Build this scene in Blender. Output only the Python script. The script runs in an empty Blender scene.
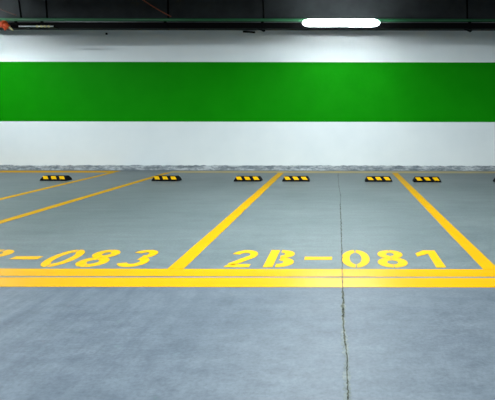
import bpy, bmesh, math, random
from mathutils import Vector, Matrix
random.seed(7)
S = bpy.context.scene
COL = S.collection
PI = math.pi

# ------------------------------------------------------------------ camera
FPX, CAMH, VX, VY, ROLL = 388.0, 1.17, 342.0, 117.0, math.radians(0.09)
cd = bpy.data.cameras.new('camera')
cd.sensor_fit = 'HORIZONTAL'; cd.sensor_width = 36.0
cd.lens = FPX / 495.0 * 36.0
cd.shift_x = (247.5 - VX) / 495.0
cd.shift_y = -(200.0 - VY) / 495.0
cd.clip_start = 0.05; cd.clip_end = 100
cam = bpy.data.objects.new('camera', cd); COL.objects.link(cam)
cam.matrix_world = Matrix.Translation((0, 0, CAMH)) @ Matrix.Rotation(PI / 2, 4, 'X') @ Matrix.Rotation(ROLL, 4, 'Z')
S.camera = cam

def unroll(x, y):
    dx, dy = x - VX, y - VY
    c, s = math.cos(ROLL), math.sin(ROLL)
    return dx * c + dy * s, -dx * s + dy * c

def fl(x, y, z=0.0):
    """pixel of the survey -> point of the floor (metres)"""
    dx, dy = unroll(x, y)
    d = FPX * (CAMH - z) / dy
    return Vector((dx * d / FPX, d, z))

def at(x, y, d):
    """pixel of the survey -> point at distance d"""
    dx, dy = unroll(x, y)
    return Vector((dx * d / FPX, d, CAMH - dy * d / FPX))

# ------------------------------------------------------------------ materials
def nt(name):
    m = bpy.data.materials.new(name); m.use_nodes = True
    t = m.node_tree; b = t.nodes['Principled BSDF']
    return m, t, b

def N(t, typ, **kw):
    n = t.nodes.new(typ)
    for k, v in kw.items():
        if hasattr(n, k): setattr(n, k, v)
        else: n.inputs[k].default_value = v
    return n

def coords(t, scale=(1, 1, 1), rot=(0, 0, 0), loc=(0, 0, 0)):
    g = N(t, 'ShaderNodeNewGeometry')
    mp = N(t, 'ShaderNodeMapping')
    mp.inputs['Scale'].default_value = scale
    mp.inputs['Rotation'].default_value = rot
    mp.inputs['Location'].default_value = loc
    t.links.new(g.outputs['Position'], mp.inputs['Vector'])
    return mp.outputs['Vector']

def noise(t, vec, scale, detail=4, rough=0.55):
    n = N(t, 'ShaderNodeTexNoise')
    n.inputs['Scale'].default_value = scale; n.inputs['Detail'].default_value = detail
    n.inputs['Roughness'].default_value = rough
    if vec is not None: t.links.new(vec, n.inputs['Vector'])
    return n.outputs['Fac']

def ramp(t, fac, stops):
    r = N(t, 'ShaderNodeValToRGB')
    e = r.color_ramp.elements
    while len(e) > 1: e.remove(e[-1])
    e[0].position = stops[0][0]; e[0].color = (*stops[0][1], 1) if len(stops[0][1]) == 3 else stops[0][1]
    for p, c in stops[1:]:
        q = e.new(p); q.color = (*c, 1)
    t.links.new(fac, r.inputs['Fac'])
    return r.outputs['Color']

def mix(t, fac, a, b, mode='MIX'):
    n = N(t, 'ShaderNodeMix', data_type='RGBA', blend_type=mode)
    for sock, v in ((n.inputs[0], fac), (n.inputs[6], a), (n.inputs[7], b)):
        if isinstance(v, (int, float)): sock.default_value = v
        elif isinstance(v, tuple): sock.default_value = (*v, 1)
        else: t.links.new(v, sock)
    return n.outputs[2]

def math_n(t, op, a, b=0.0, c=None, clamp=False):
    n = N(t, 'ShaderNodeMath', operation=op); n.use_clamp = clamp
    for i, v in enumerate((a, b) if c is None else (a, b, c)):
        if isinstance(v, (int, float)): n.inputs[i].default_value = v
        else: t.links.new(v, n.inputs[i])
    return n.outputs[0]

def bump(t, b, h, strength=0.2, dist=0.01):
    n = N(t, 'ShaderNodeBump'); n.inputs['Strength'].default_value = strength; n.inputs['Distance'].default_value = dist
    t.links.new(h, n.inputs['Height']); t.links.new(n.outputs['Normal'], b.inputs['Normal'])

def plain(name, col, rough=0.5, metal=0.0, var=0.15, scale=20, spec=0.5):
    m, t, b = nt(name)
    v = noise(t, coords(t), scale)
    d = tuple(c * (1 - var) for c in col); l = tuple(min(1, c * (1 + var)) for c in col)
    t.links.new(ramp(t, v, [(0.3, d), (0.7, l)]), b.inputs['Base Color'])
    b.inputs['Roughness'].default_value = rough; b.inputs['Metallic'].default_value = metal
    b.inputs['Specular IOR Level'].default_value = spec
    return m

BAR_FAR, BAR_NEAR = fl(250, 269.2).y, fl(250, 287.2).y

def mat_floor():
    m, t, b = nt('polished concrete')
    big = noise(t, coords(t, (0.55, 0.9, 1)), 1.1, 5, 0.6)
    fine = noise(t, coords(t, (1, 1.6, 1)), 9, 6, 0.65)
    streak = noise(t, coords(t, (1.0, 7.0, 1), (0, 0, math.radians(-24))), 1.3, 6, 0.65)
    stain = noise(t, coords(t, (0.8, 2.6, 1), loc=(3, 1, 0)), 2.2, 5, 0.7)
    bay = ramp(t, big, [(0.3, (0.101, 0.127, 0.132)), (0.7, (0.132, 0.158, 0.162))])
    lane = ramp(t, big, [(0.3, (0.086, 0.105, 0.125)), (0.7, (0.110, 0.130, 0.149))])
    g = N(t, 'ShaderNodeNewGeometry'); sp = N(t, 'ShaderNodeSeparateXYZ')
    t.links.new(g.outputs['Position'], sp.inputs[0])
    isbay = math_n(t, 'GREATER_THAN', sp.outputs['Y'], (BAR_FAR + BAR_NEAR) / 2)
    c = mix(t, isbay, lane, bay)
    grit = noise(t, coords(t, (1, 1.4, 1), loc=(9, 4, 0)), 45, 6, 0.75)
    sweep = noise(t, coords(t, (6.5, 0.8, 1), (0, 0, math.radians(8)), (1, 3, 0)), 1.5, 6, 0.7)
    where = noise(t, coords(t, (1, 1, 1), loc=(4.3, 0.6, 0)), 0.7, 2)
    side = math_n(t, 'MULTIPLY_ADD', sp.outputs['X'], -0.55, -0.1, clamp=True)
    sweepmask = math_n(t, 'MULTIPLY', math_n(t, 'SUBTRACT', 1.0, isbay), side)
    c = mix(t, 1.0, c, ramp(t, fine, [(0.25, (0.78, 0.79, 0.80)), (0.5, (1, 1, 1)), (0.75, (1.2, 1.2, 1.19))]), 'MULTIPLY')
    c = mix(t, 1.0, c, ramp(t, grit, [(0.25, (0.72, 0.74, 0.76)), (0.5, (1, 1, 1)), (0.75, (1.26, 1.24, 1.22))]), 'MULTIPLY')
    c = mix(t, 1.0, c, ramp(t, streak, [(0.3, (0.88, 0.89, 0.91)), (0.55, (1.0, 1.0, 1.0)), (0.8, (1.08, 1.08, 1.07))]), 'MULTIPLY')
    c = mix(t, 1.0, c, ramp(t, stain, [(0.25, (0.80, 0.82, 0.84)), (0.5, (1, 1, 1))]), 'MULTIPLY')
    c = mix(t, sweepmask, c, mix(t, 1.0, c, ramp(t, sweep, [(0.32, (0.62, 0.66, 0.74)), (0.5, (0.86, 0.88, 0.92)), (0.68, (1.12, 1.13, 1.15))]), 'MULTIPLY'))
    t.links.new(c, b.inputs['Base Color'])
    t.links.new(ramp(t, fine, [(0.2, (0.40,) * 3), (0.8, (0.55,) * 3)]), b.inputs['Roughness'])
    b.inputs['Specular IOR Level'].default_value = 0.22
    bump(t, b, fine, 0.06, 0.004)
    return m

STRIPE_T, STRIPE_B = at(342, 62.2, 8.5).z, at(342, 121.9, 8.5).z
def mat_wall():
    m, t, b = nt('painted wall')
    v = noise(t, coords(t), 2.0, 5)
    f = noise(t, coords(t), 60, 3)
    white = ramp(t, v, [(0.3, (0.79, 0.85, 0.86)), (0.7, (0.83, 0.885, 0.89))])
    green = ramp(t, v, [(0.3, (0.003, 0.235, 0.001)), (0.7, (0.005, 0.262, 0.002))])
    g = N(t, 'ShaderNodeNewGeometry'); sp = N(t, 'ShaderNodeSeparateXYZ')
    t.links.new(g.outputs['Position'], sp.inputs[0])
    lo = math_n(t, 'GREATER_THAN', sp.outputs['Z'], STRIPE_B)
    hi = math_n(t, 'LESS_THAN', sp.outputs['Z'], STRIPE_T)
    t.links.new(mix(t, math_n(t, 'MULTIPLY', lo, hi), white, green), b.inputs['Base Color'])
    b.inputs['Roughness'].default_value = 0.6
    b.inputs['Specular IOR Level'].default_value = 0.04
    bump(t, b, f, 0.05, 0.002)
    return m

def mat_skirt():
    m, t, b = nt('scuffed cement skirting')
    v = noise(t, coords(t, (1, 1, 3.0)), 5.0, 8, 0.75)
    w = noise(t, coords(t, (0.6, 1, 1), loc=(5, 0, 2)), 3.0, 4, 0.6)
    c = ramp(t, v, [(0.30, (0.045, 0.056, 0.064)), (0.41, (0.165, 0.203, 0.225)), (0.50, (0.285, 0.323, 0.345)), (0.60, (0.540, 0.578, 0.600))])
    c = mix(t, 1.0, c, ramp(t, w, [(0.3, (0.75, 0.75, 0.75)), (0.6, (1.1, 1.1, 1.1))]), 'MULTIPLY')
    t.links.new(c, b.inputs['Base Color']); b.inputs['Roughness'].default_value = 0.8
    bump(t, b, v, 0.15, 0.01)
    return m

def mat_paint(name, a, c2, worn, rough=0.4, spec=0.5, thr=(0.66, 0.78)):
    m, t, b = nt(name)
    v = noise(t, coords(t), 3.5, 4)
    f = noise(t, coords(t, (1, 1, 1), loc=(2, 7, 0)), 28, 6, 0.7)
    c = ramp(t, v, [(0.3, a), (0.7, c2)])
    wear = ramp(t, f, [(thr[0], (0, 0, 0)), (thr[1], (0.7, 0.7, 0.7))])
    t.links.new(mix(t, wear, c, worn), b.inputs['Base Color'])
    b.inputs['Roughness'].default_value = rough
    b.inputs['Specular IOR Level'].default_value = spec
    bump(t, b, f, 0.05, 0.002)
    return m

def mat_crack(name, dark, mid, light):
    m, t, b = nt(name)
    v = noise(t, coords(t, (1, 1, 1)), 22, 6, 0.7)
    t.links.new(ramp(t, v, [(0.35, dark), (0.55, mid), (0.72, light)]), b.inputs['Base Color'])
    b.inputs['Roughness'].default_value = 0.9
    b.inputs['Specular IOR Level'].default_value = 0.1
    return m

def mat_emit(name, col, strength):
    m, t, b = nt(name)
    b.inputs['Base Color'].default_value = (0.8, 0.8, 0.8, 1)
    n = noise(t, coords(t), 3, 2)
    t.links.new(ramp(t, n, [(0.0, tuple(c * 0.97 for c in col)), (1.0, col)]), b.inputs['Emission Color'])
    b.inputs['Emission Strength'].default_value = strength
    return m

M = dict(
    floor=mat_floor(), wall=mat_wall(), skirt=mat_skirt(),
    ceil=plain('dark ceiling paint', (0.05, 0.053, 0.05), 0.85, spec=0.2),
    beam=plain('dark concrete beam', (0.030, 0.035, 0.037), 0.75, var=0.25, scale=3, spec=0.25),
    yellow=mat_paint('yellow road paint', (0.58, 0.27, 0.0), (0.62, 0.29, 0.0), (0.54, 0.255, 0.004), 0.27, 0.45),
    bayline=mat_paint('matte yellow paint', (0.47, 0.250, 0.0), (0.51, 0.275, 0.0), (0.42, 0.23, 0.004), 0.65, 0.08),
    number=mat_paint('yellow stencil paint', (0.57, 0.300, 0.0), (0.62, 0.33, 0.0), (0.45, 0.28, 0.02), 0.5, 0.15, thr=(0.62, 0.80)),
    faded=mat_paint('faded yellow paint', (0.300, 0.252, 0.120), (0.372, 0.282, 0.084), (0.252, 0.240, 0.180), 0.6, thr=(0.5, 0.7)),
    rubber=plain('black rubber', (0.002, 0.0022, 0.003), 0.6, var=0.3, scale=40, spec=0.08),
    stripe=plain('yellow reflective panel', (0.72, 0.40, 0.0), 0.5, var=0.04, scale=40, spec=0.06),
    crack=mat_crack('joint grime', (0.012, 0.013, 0.012), (0.075, 0.08, 0.062), (0.16, 0.165, 0.135)),
    filler=mat_crack('joint chipped edge', (0.100, 0.115, 0.115), (0.150, 0.170, 0.170), (0.210, 0.220, 0.200)),
    black=plain('black powder coat', (0.0015, 0.0015, 0.0018), 0.6, var=0.2, spec=0.05),
    lip=plain('lip glint grey', (0.09, 0.10, 0.10), 0.4, 0.6),
    gpipe=plain('green painted pipe', (0.016, 0.12, 0.045), 0.45, var=0.2, scale=2),
    steel=plain('galvanised steel', (0.55, 0.58, 0.58), 0.35, 0.8, var=0.2),
    brass=plain('pale brass collar', (0.60, 0.55, 0.28), 0.4, 0.4),
    red=plain('red pipe enamel', (0.62, 0.075, 0.015), 0.45, var=0.4, scale=25),
    redw=plain('red cable sheath', (0.22, 0.05, 0.02), 0.6),
    brownw=plain('brown cable sheath', (0.06, 0.022, 0.015), 0.6),
    housing=plain('white lamp housing', (0.7, 0.72, 0.74), 0.4),
    lamp=mat_emit('lamp diffuser', (0.90, 0.97, 1.0), 118.0),
)

# ------------------------------------------------------------------ mesh helpers
def obj(name, bm, mat, parent=None, smooth=False):
    me = bpy.data.meshes.new(name)
    bmesh.ops.recalc_face_normals(bm, faces=bm.faces)
    bm.to_mesh(me); bm.free()
    me.materials.append(mat)
    if smooth:
        for p in me.polygons: p.use_smooth = True
    o = bpy.data.objects.new(name, me); COL.objects.link(o)
    if parent: o.parent = parent
    return o

def tag(o, label=None, cat=None, group=None, kind=None):
    if label: o['label'] = label
    if cat: o['category'] = cat
    if group: o['group'] = group
    if kind: o['kind'] = kind
    return o

def empty(name, loc, label, cat, group=None):
    o = bpy.data.objects.new(name, None); COL.objects.link(o); o.location = loc
    o.empty_display_size = 0.1
    return tag(o, label, cat, group)

def box(bm, lo, hi, bev=0.0, seg=2):
    r = bmesh.ops.create_cube(bm, size=1.0)
    lo, hi = Vector(lo), Vector(hi)
    for v in r['verts']:
        v.co = Vector((lo[i] + (v.co[i] + .5) * (hi[i] - lo[i]) for i in range(3)))
    if bev:
        es = list({e for v in r['verts'] for e in v.link_edges})
        bmesh.ops.bevel(bm, geom=es, offset=bev, segments=seg, profile=0.5, affect='EDGES')

def tube(bm, pts, rad, n=12, cap=True):
    pts = [Vector(p) for p in pts]
    rads = rad if isinstance(rad, (list, tuple)) else [rad] * len(pts)
    rings = []
    ref = None
    for i, p in enumerate(pts):
        a = pts[max(i - 1, 0)]; b = pts[min(i + 1, len(pts) - 1)]
        d = (b - a).normalized()
        if ref is None:
            ref = Vector((0, 0, 1)) if abs(d.z) < 0.9 else Vector((1, 0, 0))
        u = d.cross(ref).normalized(); w = d.cross(u).normalized()
        ref = u.cross(d).normalized() if u.length > 0 else ref
        rings.append([bm.verts.new(p + (u * math.cos(2 * PI * k / n) + w * math.sin(2 * PI * k / n)) * rads[i]) for k in range(n)])
    for r0, r1 in zip(rings, rings[1:]):
        for k in range(n):
            bm.faces.new((r0[k], r0[(k + 1) % n], r1[(k + 1) % n], r1[k]))
    if cap:
        bm.faces.new(rings[0]); bm.faces.new(rings[-1])

def slab(bm, poly, z0, z1):
    """prism over a convex floor polygon"""
    lo = [bm.verts.new((p[0], p[1], z0)) for p in poly]
    hi = [bm.verts.new((p[0], p[1], z1)) for p in poly]
    n = len(poly)
    bm.faces.new(hi); bm.faces.new(lo[::-1])
    for k in range(n):
        bm.faces.new((lo[k], lo[(k + 1) % n], hi[(k + 1) % n], hi[k]))

def strip(bm, left, right, z0, z1):
    """raised ribbon between two polylines"""
    L0 = [bm.verts.new((p[0], p[1], z0)) for p in left]; L1 = [bm.verts.new((p[0], p[1], z1)) for p in left]
    R0 = [bm.verts.new((p[0], p[1], z0)) for p in right]; R1 = [bm.verts.new((p[0], p[1], z1)) for p in right]
    for i in range(len(left) - 1):
        bm.faces.new((L1[i], R1[i], R1[i + 1], L1[i + 1]))
        bm.faces.new((L0[i], L0[i + 1], R0[i + 1], R0[i]))
        bm.faces.new((L0[i], L1[i], L1[i + 1], L0[i + 1]))
        bm.faces.new((R0[i], R0[i + 1], R1[i + 1], R1[i]))
    bm.faces.new((L0[0], R0[0], R1[0], L1[0])); bm.faces.new((L0[-1], L1[-1], R1[-1], R0[-1]))

# ------------------------------------------------------------------ the setting
X0, X1, Y0, WALL, CEIL = -12.0, 9.0, -5.0, 8.5, 3.58
def setting(name, lo, hi, mat, label, cat):
    bm = bmesh.new(); box(bm, lo, hi)
    return tag(obj(name, bm, mat), label, cat, kind='structure')

setting('floor', (X0, Y0, -0.2), (X1, WALL + 0.2, 0.0), M['floor'], 'grey polished concrete garage floor', 'floor')
setting('wall_back', (X0, WALL, 0.0), (X1, WALL + 0.2, CEIL), M['wall'], 'white painted garage wall with one wide green band', 'wall')
setting('ceiling', (X0, Y0, CEIL), (X1, WALL + 0.2, CEIL + 0.2), M['ceil'], 'dark garage ceiling above the wall', 'ceiling')
setting('trim_1', (X0, 7.86, at(342, 23.5, 7.86).z), (X1, WALL, CEIL), M['beam'], 'dark concrete beam running along the top of the wall', 'beam')

# skirting: an uneven cement band along the foot of the wall
bm = bmesh.new()
n = 260
top, front = [], []
for i in range(n + 1):
    x = X0 + (X1 - X0) * i / n
    h = 0.108 + random.uniform(-0.008, 0.008)
    prof = [(WALL - 0.014, 0.0), (WALL - 0.012 + random.uniform(-.002, .002), h - 0.012), (WALL - 0.006, h), (WALL, h)]
    front.append([bm.verts.new((x, a, b)) for a, b in prof])
for a, b in zip(front, front[1:]):
    for k in range(3):
        bm.faces.new((a[k], b[k], b[k + 1], a[k + 1]))
tag(obj('baseboard_back', bm, M['skirt']), 'scuffed grey cement skirting along the foot of the wall', 'baseboard', kind='structure')

# expansion joint: chipped pale edges with a dark seam in the middle
seam_px = [(338.0, 173), (338.6, 185), (340.6, 196), (340.2, 207), (341.0, 220), (341.3, 235), (341.8, 250), (342.3, 268),
           (342.6, 287), (343.2, 303), (343.0, 318), (344.0, 333), (345.6, 345), (347.4, 362), (347.2, 374), (347.8, 388), (348.2, 402), (349, 430)]
def densify(pts, k):
    out = []
    for a, b in zip(pts, pts[1:]):
        for i in range(k): out.append((a[0] + (b[0] - a[0]) * i / k, a[1] + (b[1] - a[1]) * i / k))
    out.append(pts[-1]); return out
bmE, bmS = bmesh.new(), bmesh.new()
lE, rE, lS, rS = [], [], [], []
for x, y in densify(seam_px, 9):
    p = fl(x, y)
    p.x += random.uniform(-0.003, 0.003)
    wS = (0.0009 if y < 204 else 0.0038 if y < 287 else 0.0062) * random.uniform(0.6, 1.25)
    if 303 < y < 312: wS *= 1.5
    if 318 < y < 345: wS *= 0.7
    if 345 < y: wS *= 0.45
    wE = wS + (0.005 if y < 287 else 0.007 if y < 330 else 0.012) * random.uniform(0.3, 1.5)
    off = 0.003 if y > 330 else 0.0
    lE.append((p.x - wE - off, p.y)); rE.append((p.x + wE - off * .3, p.y))
    lS.append((p.x - wS, p.y)); rS.append((p.x + wS, p.y))
strip(bmE, lE, rE, -0.002, 0.0008); strip(bmS, lS, rS, -0.002, 0.0030)
j = tag(obj('trim_2', bmE, M['filler']), 'cracked expansion joint running from the wall to the camera', 'floor joint', kind='structure')
obj('seam', bmS, M['crack'], j)

# ------------------------------------------------------------------ painted lines
PZ = 0.0022
def quad_line(a, b, w):
    a, b = Vector(a).to_2d(), Vector(b).to_2d()
    return a, b, w
def line_mesh(name, A, B, w, mat, square=True):
    """stripe from floor point A to B; its ends are cut parallel to the wall"""
    bm = bmesh.new()
    d = (B - A); hw = w / 2 / abs(d.normalized().y)
    nseg = 24; L, R = [], []
    for i in range(nseg + 1):
        p = A.lerp(B, i / nseg)
        e = random.uniform(-0.0015, 0.0015)
        L.append((p.x - hw + e, p.y)); R.append((p.x + hw + e, p.y))
    strip(bm, L, R, 0.0, PZ)
    return obj(name, bm, mat)

def cross_mesh(name, x0, x1, y0, y1, mat):
    bm = bmesh.new(); nseg = 60; L, R = [], []
    for i in range(nseg + 1):
        x = x0 + (x1 - x0) * i / nseg
        L.append((x, y1 + random.uniform(-.0015, .0015))); R.append((x, y0 + random.uniform(-.0015, .0015)))
    strip(bm, L, R, 0.0, PZ)
    return obj(name, bm, mat)

LG = 'yellow bay divider lines'
BACK_NEAR, BACK_FAR = fl(342, 173.0).y, fl(342, 171.3).y
def toY(a, b, y):
    return a + (b - a) * ((y - a.y) / (b.y - a.y))
bay_lines = [
    ((282.0, 171.9), (175.6, 268.9), 0.124, 'yellow bay line between the bays numbered 083 and 081'),
    ((393.8, 172.0), (491.0, 269.6), 0.118, 'yellow bay line right of the number 081, rightmost divider'),
    ((172.0, 171.6), (0.0, 222.3), 0.112, 'yellow bay line passing left of the number 083, meeting the second wheel stop from left'),
    ((118.0, 171.3), (0.0, 199.3), 0.105, 'leftmost slanting yellow bay line, beside the leftmost wheel stop'),
]
for p, q, w, lab in bay_lines:
    a, b = fl(*p), fl(*q)
    A = toY(a, b, BACK_NEAR + 0.002); B = toY(a, b, BAR_FAR + 0.002)
    tag(line_mesh('parking_line', A, B, w, M['bayline']), lab, 'line', LG)
xa, xb = fl(119, 171.4).x, fl(171, 171.6).x
tag(cross_mesh('parking_line', -11.0, xa, BACK_NEAR, BACK_FAR, M['bayline']),
    'thin yellow line along the wall foot, short piece behind the leftmost wheel stop', 'line', 'yellow lines along the wall foot')
tag(cross_mesh('parking_line', xb, 8.0, BACK_NEAR, BACK_FAR, M['faded']),
    'faded yellow line along the wall foot behind the five right wheel stops', 'line', 'yellow lines along the wall foot')
bar_gap = (fl(250, 276.5).y, fl(250, 278.0).y)
tag(cross_mesh('parking_line', -8.0, 6.0, bar_gap[0], BAR_FAR, M['yellow']),
    'thinner yellow cross line just below the bay numbers, far one of the double line', 'line', 'double yellow line across the bays')
tag(cross_mesh('parking_line', -8.0, 6.0, BAR_NEAR, bar_gap[1], M['yellow']),
    'wider yellow cross line nearest the camera, near one of the double line', 'line', 'double yellow line across the bays')

# ------------------------------------------------------------------ stencilled bay numbers
def ring(bm, cx, cy, ox, oy, ix, iy, a0, a1, icx=None, icy=None, n=28, top=PZ):
    icx = cx if icx is None else icx; icy = cy if icy is None else icy
    L, R = [], []
    for i in range(n + 1):
        a = math.radians(a0 + (a1 - a0) * i / n)
        L.append((cx + ox * math.cos(a), cy + oy * math.sin(a)))
        R.append((icx + ix * math.cos(a), icy + iy * math.sin(a)))
    strip(bm, L, R, 0.0, top)

def ribbon(bm, pts, wid):
    L, R = [], []
    P = [Vector(p) for p in pts]
    for i, p in enumerate(P):
        a = P[max(i - 1, 0)]; b = P[min(i + 1, len(P) - 1)]
        d = (b - a).normalized(); nn = Vector((-d.y, d.x))
        w = wid[i] if isinstance(wid, (list, tuple)) else wid
        L.append(p + nn * w / 2); R.append(p - nn * w / 2)
    strip(bm, L, R, 0.0, PZ)

GH = 0.385     # glyph height on the floor
def g_two(bm):
    pts = []
    for a in range(170, -41, -10):
        r = math.radians(a); pts.append((0.108 + 0.076 * math.cos(r), GH - 0.118 + 0.083 * math.sin(r)))
    pts += [(0.13, 0.165), (0.08, 0.10), (0.045, 0.055)]
    ribbon(bm, pts, 0.064)
    slab(bm, [(0.006, 0.0), (0.205, 0.0), (0.205, 0.060), (0.030, 0.060)], 0, PZ)
def g_b(bm):
    slab(bm, [(0.0, 0), (0.075, 0), (0.075, GH), (0.0, GH)], 0, PZ)
    ring(bm, 0.095, GH - 0.098, 0.120, 0.098, 0.040, 0.038, -84, 90)
    ring(bm, 0.095, 0.104, 0.134, 0.104, 0.050, 0.042, -90, 82)
def g_dash(bm):
    slab(bm, [(0, 0.158), (0.228, 0.158), (0.228, 0.224), (0, 0.224)], 0, PZ)
def g_zero(bm):
    for s in (0, 180):
        ring(bm, 0.112, GH / 2, 0.116, GH / 2 + 0.004, 0.050, 0.130, s - 86, s + 86)
def g_eight(bm):
    for s in (0, 180):
        ring(bm, 0.110, GH - 0.098, 0.106, 0.100, 0.034, 0.040, s - 88, s + 88)
        ring(bm, 0.110, 0.106, 0.120, 0.108, 0.044, 0.044, s - 88, s + 88, top=PZ - 0.0006)
def g_three(bm):
    ring(bm, 0.105, GH - 0.100, 0.106, 0.100, 0.036, 0.040, -80, 160)
    ring(bm, 0.105, 0.108, 0.118, 0.108, 0.046, 0.046, -160, 85, top=PZ - 0.0006)
def g_one(bm):
    slab(bm, [(0.105, 0), (0.180, 0), (0.180, GH), (0.105, GH)], 0, PZ)
    slab(bm, [(0.0, GH - 0.150), (0.105, GH - 0.085), (0.105, GH), (0.080, GH), (0.0, GH - 0.075)], 0, PZ)
SLOTS = [-0.928, -0.615, -0.308, 0.002, 0.300, 0.632]
base_y = fl(342, 267.4).y
def bay_number(dx, seq, label):
    root = empty('bay_number', (dx, base_y, 0), label, 'number', 'stencilled bay numbers')
    for x, (nm, g) in zip(SLOTS, seq):
        bm = bmesh.new(); g(bm)
        for v in bm.verts: v.co.x += x
        obj(nm, bm, M['number'], root)
two, bee, dash, zero, eight, three, one = (('digit', g_two), ('letter', g_b), ('dash', g_dash), ('digit', g_zero), ('digit', g_eight), ('digit', g_three), ('digit', g_one))
bay_number(0.0, [two, bee, dash, zero, eight, one], 'yellow stencilled bay number 2B-081 on the floor')
bay_number(-2.415, [two, bee, dash, zero, eight, three], 'yellow stencilled bay number ending in 083 on the floor')

# ------------------------------------------------------------------ wheel stops
SW, SH, SD = 0.495, 0.088, 0.15
def stop_pt(u, s):
    """u along the front face (0 left, 1 right), s up the sloping front"""
    return None
def make_stop(name, label, loc):
    root = empty(name, loc, label, 'wheel stop', 'black and yellow wheel stops')
    bm = bmesh.new()
    # profile across the depth (y,z), front at -y; ends slope inwards with height
    prof = [(-SD / 2, 0.0, 0.0), (-SD / 2 + 0.002, 0.022, 0.003), (-0.044, SH - 0.013, 0.030), (-0.032, SH, 0.042),
            (0.032, SH, 0.042), (0.044, SH - 0.013, 0.030), (SD / 2 - 0.002, 0.022, 0.003), (SD / 2, 0.0, 0.0)]
    A = [bm.verts.new((-SW / 2 + ins, y, z)) for y, z, ins in prof]
    B = [bm.verts.new((SW / 2 - ins, y, z)) for y, z, ins in prof]
    k = len(prof)
    for i in range(k):
        bm.faces.new((A[i], B[i], B[(i + 1) % k], A[(i + 1) % k]))
    for V in (A, B):
        bm.faces.new((V[0], V[1], V[6], V[7])); bm.faces.new((V[1], V[2], V[5], V[6])); bm.faces.new((V[2], V[3], V[4], V[5]))
    obj('body', bm, M['rubber'], root)
    # three slanted yellow panels wrapped over front slope and top
    f0 = Vector((0, -SD / 2 + 0.002, 0.022)); f1 = Vector((0, -0.044, SH - 0.013)); f2 = Vector((0, -0.038, SH - 0.0065))
    nrm = Vector((0, -(f1.z - f0.z), f1.y - f0.y)).normalized(); nrm = Vector((0, -abs(nrm.y), abs(nrm.z)))
    for c in (-0.155, -0.003, 0.152):
        bm = bmesh.new()
        chain = [(f0.lerp(f1, 0.16), 0.020, nrm), (f1, -0.016, nrm), (f2, -0.020, Vector((0, -.5, .85)))]
        rows = []
        for p, sx, nn in chain:
            w = 0.045 if sx > -0.018 else 0.040
            q = p + nn * 0.0025
            rows.append([bm.verts.new((c + sx - w, q.y, q.z)), bm.verts.new((c + sx + w, q.y, q.z)),
                         bm.verts.new((c + sx + w, p.y - nn.y * 0.002, p.z - nn.z * 0.002)), bm.verts.new((c + sx - w, p.y - nn.y * 0.002, p.z - nn.z * 0.002))])
        for r0, r1 in zip(rows, rows[1:]):
            for i in range(4):
                bm.faces.new((r0[i], r0[(i + 1) % 4], r1[(i + 1) % 4], r1[i]))
        bm.faces.new(rows[0]); bm.faces.new(rows[-1])
        obj('stripe_panel', bm, M['stripe'], root)
    return root
def copy_thing(o, label, loc):
    c = o.copy(); COL.objects.link(c); c.location = loc; c['label'] = label
    for ch in o.children:
        d = ch.copy(); COL.objects.link(d); d.parent = c
    return c
stops = [
    (247.8, 181.6, 0, 'black and yellow wheel stop just left of the bay line between 083 and 081'),
    (54.6, 180.9, -2, 'leftmost black and yellow wheel stop, standing alone'),
    (165.8, 181.2, -2, 'black and yellow wheel stop touching a yellow line, second from left'),
    (296.0, 181.6, 0, 'black and yellow wheel stop just right of the bay line between 083 and 081'),
    (378.6, 181.9, 0, 'black and yellow wheel stop just left of the rightmost bay line'),
    (427.2, 182.3, 0, 'black and yellow wheel stop just right of the rightmost bay line'),
    (509.0, 182.8, 0, 'black and yellow wheel stop cut off by the right edge of the photo'),
]
first = None
for x, y, rz, lab in stops:
    p = fl(x, y); p.y += SD / 2; p.x *= p.y / (p.y - SD / 2 * 0.5)
    if first is None: first = o = make_stop('wheel_stop', lab, p)
    else: o = copy_thing(first, lab, p)
    o.rotation_euler.z = math.radians(rz)

# ------------------------------------------------------------------ overhead run along the wall
TD = 7.60
zt, zb = at(342, 21.6, TD).z, at(342, 28.4, TD).z
bm = bmesh.new(); box(bm, (X0, TD, zb), (X1, TD + 0.10, zt), 0.006)
tray = tag(obj('cable_trunking', bm, M['black']), 'long black cable trunking hanging along the top of the wall', 'cable tray')
bm = bmesh.new(); box(bm, (X0, TD - 0.012, zt - 0.022), (X1, TD + 0.004, zt - 0.006), 0.003)  # lighter grey metal stands in for a glint on the trunking edge
tag(obj('lip', bm, M['lip'], tray), 'painted glint along the upper edge')
bm = bmesh.new(); zg = zt + 0.034
tube(bm, [(X0, TD + 0.03, zg), (X1, TD + 0.03, zg)], 0.033, 16)
tag(obj('conduit_pipe', bm, M['gpipe'], smooth=True), 'long green pipe lying on top of the black trunking', 'pipe')

# batten lamp
LD = 7.30
a, b = at(302.5, 22.8, LD), at(379.5, 22.8, LD)
lamp = empty('batten_lamp', ((a.x + b.x) / 2, LD, a.z), 'bright white batten lamp on the black trunking', 'lamp')
hl = (b.x - a.x) / 2; hh = 0.068
bm = bmesh.new()
n, ns = 20, 10
cols = []
for i in range(ns + 1):                                     # rounded capsule outline, D-shaped in depth
    cols.append((-hl + 0.14 - 0.14 * math.cos(PI / 2 * i / ns), math.sin(PI / 2 * i / ns)))
cols += [(-x, s) for x, s in reversed(cols)]
rings_ = []
for x, s in cols:
    s = max(s, 0.03)
    rings_.append([bm.verts.new((x, -0.060 * s * math.cos(PI * (k / n - 0.5)) , hh * s * math.sin(PI * (k / n - 0.5)))) for k in range(n + 1)])
for r0, r1 in zip(rings_, rings_[1:]):
    for k in range(n): bm.faces.new((r0[k], r0[k + 1], r1[k + 1], r1[k]))
    bm.faces.new((r0[n], r0[0], r1[0], r1[n]))
bm.faces.new(rings_[0]); bm.faces.new(rings_[-1])
obj('diffuser', bm, M['lamp'], lamp, smooth=True)
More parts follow.
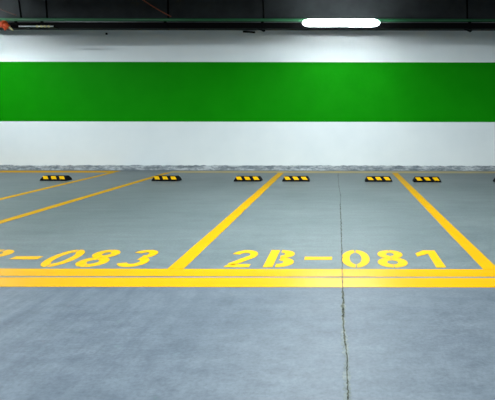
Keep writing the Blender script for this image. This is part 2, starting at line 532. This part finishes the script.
bm = bmesh.new(); box(bm, (-hl + 0.05, 0.001, -0.045), (hl - 0.05, 0.06, 0.055), 0.012)
obj('housing', bm, M['housing'], lamp)
for sx in (-0.5, 0.5):
    bm = bmesh.new(); box(bm, (sx - 0.02, 0.06, -0.02), (sx + 0.02, TD - LD - 0.001, 0.02), 0.003)
    obj('mounting_arm', bm, M['black'], lamp)

far_lamp = lamp.copy(); COL.objects.link(far_lamp)
for ch in lamp.children:
    c = ch.copy(); COL.objects.link(c); c.parent = far_lamp
far_lamp.location.x = -7.6
far_lamp['label'] = 'batten lamp on the trunking beyond the left edge of the photo'
lamp['group'] = far_lamp['group'] = 'batten lamps on the trunking'

# hangers: rod up to the ceiling, clamp round the trunking, hook below
def hanger(px, tilt, label, hook=True):
    x = at(px, 22, TD).x
    root = empty('trunking_hanger', (x, TD + 0.05, zb), label, 'hanger', 'black hangers of the trunking')
    h = zt - zb
    bm = bmesh.new(); tube(bm, [(tilt, 0.075, CEIL - zb), (0, 0.075, h + 0.01)], 0.017, 10)
    obj('rod', bm, M['black'], root, True)
    bm = bmesh.new()
    box(bm, (-0.028, -0.068, -0.010), (0.028, -0.063, h - 0.004), 0.001)
    box(bm, (-0.028, -0.068, -0.010), (0.028, 0.062, -0.002), 0.001)
    box(bm, (-0.028, 0.053, -0.010), (0.028, 0.060, h + 0.09), 0.001)
    box(bm, (-0.028, 0.053, h + 0.05), (0.028, 0.095, h + 0.062), 0.001)
    obj('clamp', bm, M['black'], root)
    if hook:
        bm = bmesh.new()
        pts = [(-0.10, -0.03, -0.010), (-0.05, -0.03, -0.022), (0.0, -0.03, -0.04), (0.02, -0.03, -0.052), (0.036, -0.03, -0.045), (0.04, -0.03, -0.010)]
        tube(bm, pts, [0.008, 0.012, 0.016, 0.018, 0.015, 0.012], 10)
        obj('hook', bm, M['black'], root, True)
    return root
hanger(262.5, -0.02, 'black hanger with hook left of the bright lamp')
hanger(469.5, -0.01, 'black hanger with hook near the right edge of the photo')
hanger(16.5, -0.07, 'leaning black hanger beside the red coupling', False)
hanger(42.5, -0.03, 'black hanger right of the red coupling, above the steel conduit', False)
hanger(165.5, -0.01, 'thin black hanger beside the slanting red cable', False)

def cable(name, p, q, d, rad, mat, label):
    bm = bmesh.new()
    A, B = at(*p, d), at(*q, d)
    pts = []
    for i in range(13):
        s = i / 12; v = A.lerp(B, s); v.z -= 0.012 * math.sin(PI * s); pts.append(v)
    tube(bm, pts, rad, 10)
    return tag(obj(name, bm, mat, smooth=True), label, 'cable')
cable('power_cable', (141.5, -1.0), (171, 16.6), TD + 0.09, 0.012, M['redw'], 'slanting red cable dropping from ceiling to the trunking')
cable('power_cable', (-14, 2.4), (16, 15.2), TD - 0.03, 0.012, M['brownw'], 'dark brown cable slanting down at the top left corner')

# red coupling at the left end, with a short steel conduit and pale collars
CD = 7.42
c0 = at(3, 25.5, CD)
root = empty('pipe_coupling', c0, 'red pipe coupling under the trunking at the left edge', 'pipe fitting')
for x in (-0.2, -0.04):
    bm = bmesh.new(); box(bm, (x - 0.015, 0.03, 0.01), (x + 0.015, TD - CD - 0.001, 0.05), 0.003); obj('bracket', bm, M['black'], root)
bm = bmesh.new()
tube(bm, [(-0.40, 0, 0.035), (-0.12, 0, 0.03), (-0.04, 0, 0.02), (0.05, 0, -0.005), (0.10, 0.01, -0.03)], [0.050, 0.055, 0.058, 0.052, 0.040], 16)
obj('elbow', bm, M['red'], root, True)
bm = bmesh.new()
for x, r in ((-0.10, 0.072), (0.02, 0.074)):
    tube(bm, [(x - 0.022, 0, 0.024), (x - 0.014, 0, 0.024), (x + 0.014, 0, 0.018), (x + 0.022, 0, 0.016)], [r * .85, r, r, r * .85], 16)
obj('flange', bm, M['red'], root, False)
bm = bmesh.new(); tube(bm, [(0.03, -0.01, -0.04), (0.055, -0.01, -0.085), (0.07, -0.01, -0.06)], [0.016, 0.020, 0.012], 10)
obj('bolt', bm, M['red'], root, True)
bm = bmesh.new(); tube(bm, [(0.12, 0, -0.03), (0.155, 0, -0.06), (0.185, 0, -0.088), (0.20, 0, -0.09)], [0.014, 0.016, 0.012, 0.008], 8)
tag(obj('drain_valve', bm, M['brass'], root, True), 'pale brass valve')

ca, cb = at(19, 26.3, CD), at(53, 26.2, CD)
root = empty('metal_conduit', ca, 'short bright steel conduit with pale collars on the trunking, beside the red coupling', 'pipe')
L = cb.x - ca.x
bm = bmesh.new(); tube(bm, [(0, 0, 0), (L, 0, 0)], 0.013, 12); obj('tube', bm, M['steel'], root, True)
for px in (37.5, 41.5, 45, 48.8):
    x = at(px, 26, CD).x - ca.x
    bm = bmesh.new(); tube(bm, [(x - 0.022, 0, 0), (x - 0.016, 0, 0), (x + 0.016, 0, 0), (x + 0.022, 0, 0)], [0.013, 0.020, 0.020, 0.013], 12)
    obj('collar', bm, M['brass'], root, False)
for px in (24, 34, 52):
    x = at(px, 26, CD).x - ca.x
    bm = bmesh.new(); box(bm, (x - 0.012, 0.008, -0.012), (x + 0.012, TD - CD, 0.012), 0.003)
    obj('bracket', bm, M['black'], root)

# bits fixed to the wall
a, b = at(243, 31.6, WALL - 0.03), at(255, 32.4, WALL - 0.03)
root = empty('wall_bracket', (a + b) / 2, 'short black bar fixed to the wall under the trunking, left of the lamp', 'bracket')
bm = bmesh.new(); tube(bm, [a - root.location, b - root.location], 0.019, 10); obj('bar', bm, M['black'], root, True)
for s in (0.25, 0.75):
    q = a.lerp(b, s) - root.location
    bm = bmesh.new(); tube(bm, [q, q + Vector((0, 0.031, 0))], 0.012, 8); obj('stud', bm, M['black'], root, True)
p = at(107, 34.0, WALL)
bm = bmesh.new(); tube(bm, [p + Vector((0, -0.028, 0)), p + Vector((0, -0.022, 0)), p + Vector((0, -0.001, 0))], [0.018, 0.024, 0.022], 12)
tag(obj('wall_anchor', bm, M['black']), 'tiny black bolt head on the white wall, upper left', 'bolt')

# ------------------------------------------------------------------ light
def area(name, loc, sx, sy, power, col, rot=(0, 0, 0)):
    l = bpy.data.lights.new(name, 'AREA'); l.shape = 'RECTANGLE'; l.size = sx; l.size_y = sy
    l.energy = power; l.color = col
    o = bpy.data.objects.new(name, l); COL.objects.link(o); o.location = loc; o.rotation_euler = rot
    return o
area('lane_lamp', (-0.6, 2.0, 3.35), 2.0, 0.3, 190, (0.87, 0.96, 1.0))
area('lane_lamp', (0.4, -2.5, 3.35), 5.0, 0.3, 455, (0.82, 0.93, 1.0))
area('bay_fill', (-0.4, 4.3, 3.45), 1.5, 0.15, 235, (0.87, 0.96, 1.0))  # unseen fill light, added over the bays to brighten the wall

area('bay_fill', (-6.6, 5.0, 3.45), 1.5, 0.15, 190, (0.87, 0.96, 1.0))  # added fill for the dim left bay and wall foot
area('bay_fill', (4.9, 4.6, 3.45), 1.5, 0.15, 75, (0.87, 0.96, 1.0))  # weak added fill lifting the right end of the wall

w = bpy.data.worlds.new('world'); S.world = w; w.use_nodes = True
w.node_tree.nodes['Background'].inputs['Color'].default_value = (0.72, 0.82, 0.9, 1)
w.node_tree.nodes['Background'].inputs['Strength'].default_value = 0.18

vs = S.view_settings
S.display_settings.display_device = 'sRGB'
vs.view_transform = 'Standard'; vs.look = 'None'; vs.gamma = 1.0; vs.exposure = 0.0; vs.use_curve_mapping = False
